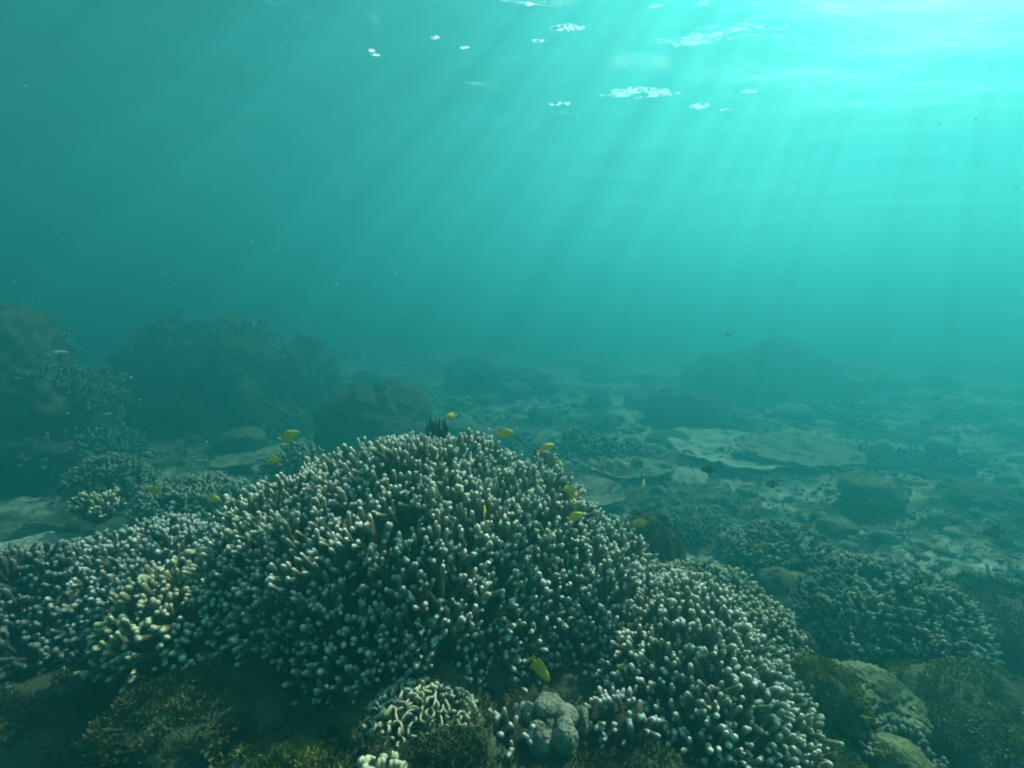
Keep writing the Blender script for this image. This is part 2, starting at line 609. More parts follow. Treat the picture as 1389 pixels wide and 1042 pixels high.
# ------------------------------------------------------------------ builders of corals
def dome_points(n, spacing, c, rad, theta, seed, lumpy=0.12, lump_n=2.2, lobes=None):
    g = np.random.default_rng(seed)
    lobes = [(np.array(c, float), np.array(rad, float))] + [(np.array(a, float), np.array(b, float)) for a, b in (lobes or [])]

    def gen(m):
        m = min(m, 70000)
        wt = np.array([b[0] * b[1] for a, b in lobes])
        P, Q = [], []
        for i, (c, rad) in enumerate(lobes):
            k = int(m * wt[i] / wt.sum())
            ct = 1 - g.random(k) * (1 - math.cos(R(theta)))
            st = np.sqrt(np.clip(1 - ct * ct, 0, 1))
            ph = g.random(k) * 2 * math.pi
            d = np.stack([st * np.cos(ph), st * np.sin(ph), ct], 1)
            r = 1 + lumpy * fbm(d * lump_n + seed * 3.1, 2)
            p = c + d * r[:, None] * rad
            nrm = d / rad
            nrm /= np.linalg.norm(nrm, axis=1)[:, None]
            keep = noise(p * 9 + seed) + 0.5 * noise(p * 22 + seed) > -0.5
            for q, (c2, r2) in enumerate(lobes):
                if q != i:
                    keep &= (((p - c2) / r2) ** 2).sum(1) > 0.9
            P.append(p[keep])
            Q.append(nrm[keep])
        P, Q = np.concatenate(P), np.concatenate(Q)
        o = g.permutation(len(P))
        return P[o], Q[o]
    return spread(n, spacing, gen)


def finger_mesh(P, Nn, r, L, seed, up=0.45, fork=0.75, S=7, K=4, jitter=0.25, lenvar=0.35, tiplen=0.022):
    """upright branching fingers, each stem forking into one to three tips"""
    g = np.random.default_rng(seed)
    n = len(P)
    d = Nn + np.array([0, 0, up]) + g.normal(size=(n, 3)) * jitter
    d /= np.linalg.norm(d, axis=1)[:, None]
    # patches of longer and shorter growth
    ln = L * (1 + lenvar * (g.random(n) - 0.5) * 2 + 0.3 * noise(P * 6 + seed) + 0.55 * noise(P * 17 + seed))
    rr = r * (0.68 + 0.66 * g.random(n))
    start = P - d * (L * 0.55)[..., None] if np.ndim(L) else P - d * L * 0.55
    bend = g.normal(size=(n, 3)) * L * 0.16 + np.array([0, 0, 0.1 * L])
    ps = [tubes(start, d, ln + L * 0.55, rr * 1.25, rr, bend, S, K, knob=0.3, seed=seed, tiplen=tiplen)]
    for b in range(2):
        m = g.random(n) < (fork if b == 0 else fork * 0.5)
        k = int(m.sum())
        if not k:
            continue
        side = np.cross(d[m], g.normal(size=(k, 3)))
        side /= np.linalg.norm(side, axis=1)[:, None]
        frac = 0.2 + 0.55 * g.random(k)
        full = (ln[m] + L * 0.55)
        b0 = start[m] + d[m] * (full * (0.45 + frac * 0.4))[:, None]
        dd = d[m] * 0.75 + side * (0.55 + 0.35 * g.random(k))[:, None] + np.array([0, 0, 0.2])
        l2 = L * (0.45 + 0.35 * g.random(k))
        r2 = rr[m] * (0.75 + 0.25 * g.random(k))
        ps.append(tubes(b0, dd, l2 + r2, r2 * 1.1, r2, d[m] * (l2 * 0.25)[:, None], S, K, knob=0.3, seed=seed + 5 + b, tiplen=tiplen))
    # short nubs near the ends
    m = g.random(n) < 0.65 * fork
    k = int(m.sum())
    if k and S > 6:
        side = np.cross(d[m], g.normal(size=(k, 3)))
        side /= np.linalg.norm(side, axis=1)[:, None]
        full = (ln[m] + L * 0.55)
        b0 = start[m] + d[m] * (full * (0.68 + 0.2 * g.random(k)))[:, None] + bend[m] * 0.6
        r2 = rr[m] * (0.7 + 0.3 * g.random(k))
        ps.append(tubes(b0, d[m] * 0.55 + side, r2 * (1.9 + 1.3 * g.random(k)), r2, r2 * 0.95, None, 6, 2, seed=seed + 9, tiplen=tiplen))
    V, Fq, A = join(ps)
    V = V + np.stack([noise(V * 55 + 3), noise(V * 55 + 40), noise(V * 55 + 80)], 1) * r * 0.32
    return V, Fq, A


def finger_colony(name, label, c, rad, n, r, L, mat, seed, theta=95, up=0.45, spacing=None, group=None, cat='coral',
                  S=7, K=4, basemat='base', lumpy=0.12, tiplen=0.022, fork=0.75, jitter=0.25, lobes=None):
    c = np.array(c, float)
    root = empty(name, (c[0], c[1], c[2]), label, cat, group)
    P, Nn = dome_points(n, spacing or r * 2.6, c, rad, theta, seed, lumpy, lobes=lobes)
    solid('branches', finger_mesh(P, Nn, r, L, seed, up, fork, S, K, jitter, tiplen=tiplen), M[mat], root)
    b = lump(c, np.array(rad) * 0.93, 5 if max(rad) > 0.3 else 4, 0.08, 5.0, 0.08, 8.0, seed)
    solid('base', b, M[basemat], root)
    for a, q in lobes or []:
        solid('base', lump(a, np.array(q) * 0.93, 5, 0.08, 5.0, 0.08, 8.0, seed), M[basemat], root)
    return root


def lobed_mound(name, label, lobes, mat, seed, cat='coral', group=None, sub=5, knob=0.2, knob_n=3.0, rough=0.05, extra=None):
    """lobes: list of (centre, radii); each lobe of the colony is a mesh of its own when there are several"""
    c0 = np.mean([l[0] for l in lobes], 0)
    zb = min(l[0][2] - l[1][2] * 0.6 for l in lobes)
    if len(lobes) == 1:
        o = solid(name, lump(lobes[0][0], lobes[0][1], sub, knob, knob_n, rough, 6.0, seed), M[mat], None, (c0[0], c0[1], zb))
        return tag(o, label, cat, group)
    root = empty(name, (c0[0], c0[1], zb), label, cat, group)
    for i, (c, rd) in enumerate(lobes):
        solid('lobe', lump(c, rd, sub, knob, knob_n, rough, 6.0, seed + i), M[mat], root)
    for i, (c, rd) in enumerate(lobes if extra else []):
            v = lump(c, rd, sub, knob, knob_n, rough, 6.0, seed + i)[0]
            gg = np.random.default_rng(seed + i)
            pk = noise(v * 2.5) > 0.05
            v = v[pk & (v[:, 2] > c[2] - rd[2] * 0.2)]
            if not len(v):
                continue
            v = v[gg.choice(len(v), min(len(v), extra))]
            n = (v - np.array(c)) / np.array(rd) ** 2
            n /= np.linalg.norm(n, axis=1)[:, None]
            gm = (tubes(v - n * 0.03, n + gg.normal(size=n.shape) * 0.5, 0.06 + 0.07 * gg.random(len(v)), np.full(len(v), 0.016), np.full(len(v), 0.011), S=5, K=3))
            solid('coral_growth', gm, M['bush'], root)['kind'] = 'stuff'
    return root


def table_coral(label, c, rx, ry, h, mat, seed, tilt=(0, 0), group=None, thick=0.035, dish=0.05):
    """flat plate with a ragged rim on a short stalk"""
    na, nr = 96, 22
    root = empty('table_coral', c, label, 'table coral', group)
    g = np.random.default_rng(seed)
    a = np.linspace(0, 2 * math.pi, na, endpoint=False)
    rim = 1 + 0.16 * noise(np.stack([np.cos(a) * 1.6 + seed, np.sin(a) * 1.6, a * 0], 1)) + 0.05 * noise(np.stack([np.cos(a) * 9, np.sin(a) * 9, a * 0 + seed], 1)) + 0.03 * g.normal(size=na)
    vs_, fs = [], []
    rr = np.linspace(0.0, 1, nr)
    for side in (0, 1):
        for q in rr:
            x, y = np.cos(a) * rim * q, np.sin(a) * rim * q
            pz = np.stack([x * rx, y * ry, np.full(na, seed * 1.0)], 1)
            z = dish * (q ** 2) + 0.018 * noise(pz * 6) + 0.010 * bulge(pz * 22) * (1 - side) + tilt[0] * x + tilt[1] * y
            if side:
                z = z - thick * (1.0 - 0.75 * q) - 0.12 * h * (1 - q) ** 2
            vs_.append(np.stack([c[0] + x * rx, c[1] + y * ry, c[2] + h + z], 1))
    V = np.concatenate(vs_)
    j = np.arange(na)
    j2 = (j + 1) % na
    for k in range(nr - 1):
        fs.append(np.stack([k * na + j, (k + 1) * na + j, (k + 1) * na + j2, k * na + j2], 1))
        o = nr * na
        fs.append(np.stack([o + k * na + j, o + k * na + j2, o + (k + 1) * na + j2, o + (k + 1) * na + j], 1))
    k = nr - 1
    fs.append(np.stack([k * na + j, o + k * na + j, o + k * na + j2, k * na + j2], 1))
    solid('plate', (V, fs, np.zeros(len(V))), M[mat], root)
    solid('stalk', lump((c[0], c[1], c[2] + h * 0.3), (rx * 0.4, ry * 0.4, h * 0.72), 4, 0.15, 4, 0.1, 7, seed), M['rock'], root)
    return root


def blades(P, Nn, size, per, seed, wide=0.35, lay=0.5):
    """tufts of small bent fronds"""
    g = np.random.default_rng(seed)
    n = len(P) * per
    b = np.repeat(P, per, 0) + g.normal(size=(n, 3)) * size * 0.35
    d = np.repeat(Nn, per, 0) + g.normal(size=(n, 3)) * lay
    d /= np.linalg.norm(d, axis=1)[:, None]
    s = np.cross(d, g.normal(size=(n, 3)))
    s /= np.linalg.norm(s, axis=1)[:, None]
    l = (size * (0.5 + g.random(n)))[:, None]
    w = l * wide * 0.5
    bend = np.cross(s, d) * l * 0.3
    v = np.stack([b - s * w * 0.4, b + s * w * 0.4, b + d * l * 0.55 + s * w + bend * 0.3, b + d * l * 0.55 - s * w + bend * 0.3, b + d * l + bend], 1)
    o = np.arange(n)[:, None] * 5
    return v.reshape(-1, 3), [np.array([[0, 1, 2, 3]]) + o, np.array([[3, 2, 4]]) + o], np.tile([0, 0, .6, .6, 1.0], n)


def algae_mound(name, label, c, rad, mat, seed, n=700, size=0.012, per=9, cat='algae', rock='rock', group=None):
    root = empty(name, (c[0], c[1], c[2]), label, cat, group)
    P, Nn = dome_points(int(n * 1.6), size * 0.42, c, rad, 95, seed, 0.2, 3.0)
    solid('fronds', blades(P, Nn, size * 0.62, per, seed), M[mat], root, shade=False)
    solid('rock', lump(c, np.array(rad) * 0.97, 4, 0.1, 4, 0.1, 6, seed), M[rock], root)
    return root


# ------------------------------------------------------------------ the foreground colonies
def hit(px, py, up=0.0):
    """where the sea floor is seen at a photo pixel"""
    r = ray(px, py)
    for d in np.arange(0.4, 12, 0.01):
        p = CAM + r * d / r[1]
        if p[2] <= gz(p[0], p[1]):
            break
    return p + np.array([0, 0, up])


finger_colony('finger_coral', 'largest dome of grey finger coral with white tips, filling the middle of the foreground',
              at(558, 826, 1.22) + [0, 0.13, -0.02], (0.42, 0.42, 0.40), 3300, 0.0054, 0.056, 'finger', 11, theta=98, up=1.1, spacing=0.0198, lumpy=0.10, jitter=0.45, tiplen=0.0145, fork=0.95,
              lobes=[(at(690, 825, 1.25) + [0, 0.10, 0], (0.27, 0.30, 0.325)), (at(410, 835, 1.22) + [0, 0.10, 0], (0.26, 0.29, 0.315)), (at(800, 865, 1.22) + [0, 0.08, 0], (0.2, 0.24, 0.22))])
finger_colony('finger_coral', 'low ridge of pale tipped finger coral left of the big dome',
              at(180, 846, 1.35) + [0, 0.07, 0.0], (0.32, 0.26, 0.22), 1100, 0.0066, 0.045, 'finger_blue', 12, up=0.8, spacing=0.0195, jitter=0.42, tiplen=0.013)
finger_colony('finger_coral', 'small shelf of yellowish finger coral tucked against the left flank of the big dome',
              at(255, 850, 1.13), (0.16, 0.16, 0.12), 300, 0.0066, 0.04, 'finger_yellow', 13, up=0.5, spacing=0.019, jitter=0.36, tiplen=0.013)
finger_colony('finger_coral', 'dark dull finger coral at the left edge, below the left hand coral ridge',
              at(20, 900, 1.25), (0.32, 0.28, 0.28), 800, 0.0066, 0.04, 'finger_dark', 14, up=0.35, spacing=0.021, jitter=0.4, tiplen=0.012)
finger_colony('finger_coral', 'broad finger coral with bright white tips to the right of the big dome',
              at(935, 960, 1.02) + [0, 0.05, 0.0], (0.19, 0.25, 0.20), 1500, 0.0051, 0.048, 'finger', 15, theta=98, up=0.85, spacing=0.0180, jitter=0.42, tiplen=0.013, fork=0.9,
              lobes=[(at(1010, 1030, 0.97) + [0, 0.05, 0], (0.16, 0.2, 0.14))])
finger_colony('finger_coral', 'fine closely packed finger coral on the crest behind the right hand colony',
              at(945, 862, 1.40), (0.27, 0.24, 0.17), 1200, 0.0056, 0.034, 'finger_yellow', 16, up=0.8, spacing=0.0165, tiplen=0.011)


def ridge_coral():
    c = at(568, 1010, 0.84) + [0, 0, 0.0]
    rad = np.array([0.115, 0.10, 0.095])
    root = empty('ridged_coral', c, 'small dome of folded coral with thin curling pale ridges below the big dome', 'coral')
    P, Nn = dome_points(480, 0.0098, c, rad, 105, 21, 0.08)
    g = np.random.default_rng(21)
    ps = []
    for p, n in zip(P, Nn):
        t = np.cross(n, g.normal(size=3))
        t /= np.linalg.norm(t)
        K, S = 7, 8
        L = 0.008 + 0.024 * g.random() ** 1.5
        crv = (g.random() - 0.5) * 2.4
        b = np.cross(n, t)
        r = 0.0030
        vv, aa = [], []
        hgt = 0.014 + 0.009 * g.random()
        for k in range(K):
            q = k / (K - 1) - 0.5
            cc = p + t * L * q + b * crv * L * (q * q * 1.6 - 0.1) + n * (hgt * 0.4)
            e = math.sqrt(max(0.0, 1 - (2 * q) ** 4)) * 0.8 + 0.2
            for s in range(S):
                an = s * 2 * math.pi / S
                up_ = math.cos(an)
                vv.append(cc + b * math.sin(an) * r * e + n * up_ * hgt * 0.6 * (0.6 + 0.4 * e))
                aa.append(max(0, up_) * 1.0)
        vv, aa = np.array(vv), np.array(aa)
        i = (np.arange(K - 1)[:, None] * S)
        j = np.arange(S)[None, :]
        f = np.stack([i + j, i + (j + 1) % S, i + S + (j + 1) % S, i + S + j], -1).reshape(-1, 4)
        caps = np.array([[0, 7, 6, 5, 4, 3, 2, 1], [(K - 1) * S + s for s in range(S)]])
        ps.append((vv, [f, caps], aa))
    solid('ridges', join(ps), M['finger_yellow'], root)
    solid('base', lump(c, rad * 0.97, 4, 0.05, 5, 0.05, 6, 2), M['base'], root)


ridge_coral()


def knobby():
    root = empty('knobby_coral', at(752, 1020, 0.80), 'pale knobby lobed coral standing at the bottom edge, right of the mossy tuft', 'coral')
    for i, (px, py, d, rx, ry, rz) in enumerate([(732, 1005, 0.79, .026, .028, .040), (765, 1003, 0.785, .024, .027, .040), (745, 957, .82, .028, .026, .016),
                                                 (768, 972, .82, .022, .024, .018), (715, 968, .83, .018, .02, .020), (789, 985, .83, .014, .02, .042),
                                                 (797, 1035, .81, .02, .024, .04), (748, 1052, .79, .045, .035, .03), (716, 1030, .81, .02, .02, .03)]):
        solid('lobe', lump(at(px, py, d), (rx, ry, rz), 5, 0.14, 2.0, 0.06, 6, 40 + i), M['knob'], root)


knobby()
algae_mound('algae_clump', 'round mossy green tuft in front of the folded coral', hit(612, 1050, 0.01), (0.06, 0.055, 0.05), 'algae_dark', 31, 900, 0.011, 9)
algae_mound('algae_clump', 'yellow green leafy algae bank at the bottom edge left of the folded coral', hit(385, 1062, 0.0), (0.13, 0.07, 0.035), 'algae', 32, 1600, 0.013, 9)
algae_mound('algae_clump', 'olive algae tuft growing under the yellowish finger coral shelf', hit(170, 940, 0.02), (0.12, 0.10, 0.09), 'algae_dark', 33, 1100, 0.013, 8)
finger_colony('finger_coral', 'tiny bright stubby coral at the bottom edge between two green algae clumps', hit(512, 1068, 0.012), (0.03, 0.025, 0.018), 26, 0.0072, 0.016, 'finger_yellow', 17, up=1.2, spacing=0.011)

algae_mound('algae_rock', 'big dark shaggy rock in the bottom left corner', hit(50, 1010, -0.02), (0.3, 0.22, 0.15), 'algae_dark', 51, 2600, 0.017, 8, cat='rock')
algae_mound('algae_rock', 'dark overgrown rock under the front left foot of the big dome', hit(275, 990, 0.0), (0.2, 0.13, 0.09), 'algae_dark', 52, 2200, 0.015, 8, cat='rock')
finger_colony('finger_coral', 'sparse dim twiggy coral growing on the shaggy rock in the bottom left', hit(95, 960, 0.06), (0.2, 0.14, 0.12), 220, 0.006, 0.035, 'finger_dark', 53, up=0.4, spacing=0.026, jitter=0.5, tiplen=0.012)

finger_colony('finger_coral', 'sparse little pale twigs right of the knobby coral, under the diving fish', hit(835, 1000, 0.02), (0.06, 0.05, 0.04), 30, 0.0048, 0.022, 'finger_blue', 54, up=0.9, spacing=0.017, jitter=0.5, tiplen=0.015)
finger_colony('finger_coral', 'short pale twigs between the folded coral and the knobby coral', hit(690, 1005, 0.01), (0.03, 0.03, 0.02), 14, 0.0045, 0.024, 'finger_blue', 55, up=0.9, spacing=0.015, jitter=0.5, tiplen=0.015)
algae_mound('algae_clump', 'low dark mossy crust around the foot of the knobby coral', hit(800, 1045, -0.01), (0.16, 0.08, 0.035), 'algae_dark', 56, 1500, 0.011, 8)
# ---- right foreground
lobed_mound('brain_coral', 'rounded pitted coral dome catching light beside the right hand finger coral', [(at(1180, 955, 1.15), (0.11, 0.12, 0.08))], 'mossy', 61, sub=6, knob=0.14, knob_n=15, rough=0.08)
lobed_mound('brain_coral', 'small oval coral head low in the bottom right corner', [(at(1225, 1035, 0.92), (0.05, 0.06, 0.04))], 'mossy', 62, sub=6, knob=0.12, knob_n=9, rough=0.05)
algae_mound('algae_rock', 'mossy olive lump wedged between finger coral and pitted dome', at(1120, 945, 1.08), (0.07, 0.10, 0.08), 'algae', 63, 1100, 0.011, 8, cat='rock')
algae_mound('algae_rock', 'mossy green head at the bottom between finger coral and stubby coral', at(1120, 1040, 0.95), (0.07, 0.08, 0.05), 'algae', 57, 900, 0.011, 8, cat='rock')
finger_colony('bushy_coral', 'rounded bushy coral with dark blunt twigs behind the pitted dome', at(1200, 850, 1.55), (0.26, 0.24, 0.17), 850, 0.0064, 0.032, 'bush', 64, up=0.5, spacing=0.0185, jitter=0.45)
finger_colony('bushy_coral', 'short stubby finger coral in the bottom right between pitted dome and frame edge', at(1200, 1035, 0.98), (0.10, 0.10, 0.06), 130, 0.0056, 0.028, 'bush', 65, up=0.6, spacing=0.018, jitter=0.45)
algae_mound('algae_rock', 'algae covered boulder at the right edge beside the bushy coral', at(1370, 880, 1.6), (0.30, 0.28, 0.2), 'algae_dark', 66, 1700, 0.018, 8, cat='rock')
algae_mound('algae_rock', 'low olive overgrown boulder filling the lower right corner', at(1330, 1000, 1.15), (0.26, 0.2, 0.16), 'algae', 67, 1700, 0.015, 8, cat='rock')
finger_colony('bushy_coral', 'mound of pale knobbly coral on the right hand slope with a yellow fish beside it', at(1058, 765, 2.15), (0.24, 0.22, 0.17), 700, 0.0078, 0.024, 'bush', 68, up=0.5, spacing=0.019, jitter=0.4)
lobed_mound('lobed_coral', 'three smooth fused round lobes below the pale knobbly mound', [(at(1055, 795, 1.85), (.075, .07, .075)), (at(1085, 800, 1.83), (.07, .07, .07)), (at(1075, 825, 1.78), (.09, .08, .07))], 'massive', 69, knob=0.04, rough=0.03)
algae_mound('algae_rock', 'shaggy brown rock rising just behind the right shoulder of the big dome', at(878, 765, 1.72), (0.13, 0.13, 0.19), 'algae_dark', 70, 900, 0.014, 8, cat='rock')

# ---- mid distance
D = 5.0
lobed_mound('boulder_coral', 'boulder coral with swollen lobes standing alone behind the big dome',
            [(at(490, 575, 4.6), (0.36, 0.38, 0.36)), (at(535, 570, 4.7), (0.34, 0.36, 0.34)), (at(512, 600, 4.5), (0.48, 0.4, 0.32)), (at(472, 590, 4.5), (0.28, 0.3, 0.3))], 'massive_dark', 71, knob=0.28, knob_n=3.2, rough=0.08)
lobed_mound('coral_bommie', 'widest dark coral outcrop, hazy, left of the lone boulder coral',
            [(at(300, 535, 6.2), (0.85, 0.75, 0.85)), (at(215, 530, 6.3), (0.42, 0.5, 0.6)), (at(415, 525, 6.4), (0.42, 0.5, 0.58)),
             (at(325, 475, 6.3), (0.42, 0.45, 0.38)), (at(210, 590, 6.0), (0.5, 0.5, 0.45)), (at(350, 590, 5.8), (0.7, 0.5, 0.4)), (at(235, 480, 6.5), (0.4, 0.4, 0.35))], 'massive_dark', 81, knob=0.35, knob_n=3.0, rough=0.14, extra=500)
lobed_mound('coral_bommie', 'tall rounded coral outcrop at the left edge of the photo',
            [(at(0, 500, 4.3), (0.42, 0.5, 0.56)), (at(75, 560, 4.1), (0.42, 0.45, 0.42)), (at(-60, 600, 4.2), (0.6, 0.5, 0.5)), (at(40, 620, 3.9), (0.55, 0.45, 0.3)), (at(140, 620, 4.0), (0.22, 0.3, 0.2))], 'massive_dark', 91, knob=0.28, knob_n=3.4, rough=0.1, extra=350)
finger_colony('bushy_coral', 'wiry coral sprig on the left shoulder of the widest dark outcrop', at(238, 440, 6.3), (0.10, 0.10, 0.12), 60, 0.012, 0.07, 'bush', 92, up=0.5, spacing=0.04)
lobed_mound('coral_bommie', 'faint far outcrop in the haze right of centre', [(at(1050, 540, 8.2), (0.9, 0.7, 0.9)), (at(975, 535, 8.0), (0.55, 0.6, 0.6)), (at(1120, 555, 8.0), (0.8, 0.6, 0.45)), (at(1060, 500, 8.4), (0.4, 0.4, 0.5))], 'massive_dark', 101, knob=0.35, rough=0.14, extra=400)
lobed_mound('coral_bommie', 'low far coral hump in the haze between the boulder coral and the far outcrop', [(at(690, 540, 8.8), (0.9, 0.7, 0.55)), (at(640, 520, 9.2), (0.5, 0.6, 0.5))], 'massive_dark', 103, knob=0.25)
lobed_mound('coral_mound', 'dark mound just left of the pale tables, hazy', [(at(935, 575, 6.0), (0.5, 0.5, 0.4)), (at(980, 590, 5.8), (0.4, 0.4, 0.25))], 'massive_dark', 104, knob=0.3, knob_n=4, extra=300)
lobed_mound('coral_mound', 'long dark ridge under and to the right of the tables', [(at(1200, 660, 4.6), (0.7, 0.5, 0.33)), (at(1300, 665, 4.6), (0.75, 0.5, 0.3)), (at(1100, 670, 4.2), (0.55, 0.4, 0.18)), (at(1400, 680, 4.5), (0.6, 0.4, 0.3))], 'massive_dark', 105, knob=0.35, knob_n=5, rough=0.14, extra=350)
lobed_mound('boulder_coral', 'round pale coral head on top of the dark ridge', [(at(1275, 607, 4.7), (0.13, 0.13, 0.1))], 'pale', 106, sub=4, knob=0.05)
lobed_mound('boulder_coral', 'round pale coral head at the right edge above the ridge', [(at(1386, 628, 4.5), (0.14, 0.14, 0.1))], 'pale', 107, sub=4, knob=0.05)
table_coral('broad pale flat table coral, the brightest shape in the middle distance', at(990, 640, 4.6), 0.62, 0.75, 0.22, 'plate_pale', 111)
table_coral('oval brownish table coral overlapping the right side of the bright table', at(1080, 648, 4.25), 0.52, 0.42, 0.22, 'plate', 112, tilt=(-0.02, 0.05))
table_coral('thin table coral behind the right shoulder of the big dome', at(800, 695, 3.3), 0.24, 0.3, 0.12, 'plate', 113)
table_coral('small ledge of table coral above the thin plate', at(850, 655, 4.0), 0.36, 0.32, 0.10, 'plate', 114)
table_coral('flat plate coral on the sea floor between left outcrop and big dome', at(325, 640, 4.0), 0.2, 0.25, 0.06, 'plate', 115)
table_coral('sloping plate at the left edge behind the left hand coral ridge', at(30, 765, 1.8), 0.2, 0.16, 0.05, 'plate_pale', 116, tilt=(0.01, 0.0), dish=0.01)
table_coral('brown fringed plate lying on the pale slope at far right', at(1272, 790, 2.3), 0.2, 0.16, 0.04, 'plate', 117)

finger_colony('bushy_coral', 'bushy coral at the foot of the left edge outcrop', at(150, 660, 2.9), (0.22, 0.2, 0.17), 460, 0.0075, 0.035, 'bush', 121, up=0.4, spacing=0.022, jitter=0.5)
finger_colony('bushy_coral', 'low twiggy coral behind the left hand coral ridge, under two yellow fish', at(262, 690, 2.2), (0.25, 0.2, 0.12), 560, 0.006, 0.032, 'bush', 122, up=0.5, spacing=0.018, jitter=0.45)
finger_colony('bushy_coral', 'small grey bush coral peeping out left of the big dome', at(400, 632, 2.9), (0.15, 0.15, 0.1), 160, 0.009, 0.035, 'bush', 123, up=0.5, spacing=0.027)
finger_colony('bushy_coral', 'yellowish upright sprig behind the left hand coral ridge', at(135, 695, 2.0), (0.06, 0.06, 0.05), 40, 0.007, 0.04, 'finger_yellow', 124, up=1.0, spacing=0.018)
finger_colony('bushy_coral', 'hazy bush coral on the floor left of the thin table', at(790, 612, 4.6), (0.22, 0.2, 0.17), 200, 0.013, 0.05, 'bush', 125, up=0.5, spacing=0.035)
finger_colony('bushy_coral', 'dark rounded bush coral between the thin table and the bright table', at(855, 630, 4.5), (0.2, 0.2, 0.17), 200, 0.013, 0.04, 'finger_dark', 126, up=0.5, spacing=0.035)
finger_colony('bushy_coral', 'wide thicket of grey coral on the slope below the bright table', at(940, 725, 2.9), (0.3, 0.24, 0.12), 620, 0.0075, 0.03, 'bush', 127, up=0.5, spacing=0.022, jitter=0.45)


# ------------------------------------------------------------------ feather star
def feather_star():
    c = at(592, 606, 1.62)
    root = empty('feather_star', c, 'black feather star perched on the crest of the big dome', 'feather star')
    g = np.random.default_rng(4)
    for k in range(26):
        a = g.random() * 2 * math.pi
        lean = 0.25 + 0.75 * g.random()
        L = 0.085 + 0.03 * g.random()
        pts = []
        for q in np.linspace(0, 1, 12):
            out = lean * 0.06 * math.sin(q * 1.9)
            pts.append(c + np.array([math.cos(a) * out, math.sin(a) * out, L * q * (1.05 - 0.35 * lean * q)]))
        pts = np.array(pts)
        seg = pts[1:] - pts[:-1]
        ps = [tubes(pts[:-1], seg, np.linalg.norm(seg, axis=1) * 1.3, np.full(11, 0.0016), np.full(11, 0.0013), S=5, K=2)]
        for q in range(1, 12):
            n = 9
            d = g.normal(size=(n, 3)) * 0.9 + seg[min(q, 10)] / np.linalg.norm(seg[min(q, 10)]) * 0.6
            ps.append(tubes(np.repeat(pts[q][None], n, 0), d, np.full(n, 0.013 * (1.15 - q / 14)), np.full(n, 0.0009), np.full(n, 0.0006), S=4, K=2))
        solid('arm', join(ps), M['star'], root)


feather_star()


# ------------------------------------------------------------------ fish
def loft_body(stations, S=12):
    """stations: (x, zc, half height, half width)"""
    vv = []
    for x, zc, h, w in stations:
        for s in range(S):
            a = 2 * math.pi * s / S
            vv.append((x, math.sin(a) * w, zc + math.cos(a) * h))
    K = len(stations)
    i = np.arange(K - 1)[:, None] * S
    j = np.arange(S)[None, :]
    f = np.stack([i + j, i + S + j, i + S + (j + 1) % S, i + (j + 1) % S], -1).reshape(-1, 4)
    caps = np.array([list(range(S)), [(K - 1) * S + s for s in range(S - 1, -1, -1)]])
    return np.array(vv), [f, caps], np.zeros(len(vv))


def fin(outline, t=0.012):
    """outline of (x, z) points, given a real thickness that thins at the edge"""
    o = np.array(outline, float)
    n = len(o)
    c = o.mean(0)
    v = [(c[0], -t, c[1]), (c[0], t, c[1])]
    for x, z in o:
        v.append((x, -t * 0.25, z))
        v.append((x, t * 0.25, z))
    f, q = [], []
    for k in range(n):
        a, b = 2 + 2 * k, 2 + 2 * ((k + 1) % n)
        f.append((0, b, a))
        f.append((1, a + 1, b + 1))
        q.append((a, b, b + 1, a + 1))
    return np.array(v, float), [np.array(f), np.array(q)], np.zeros(len(v))


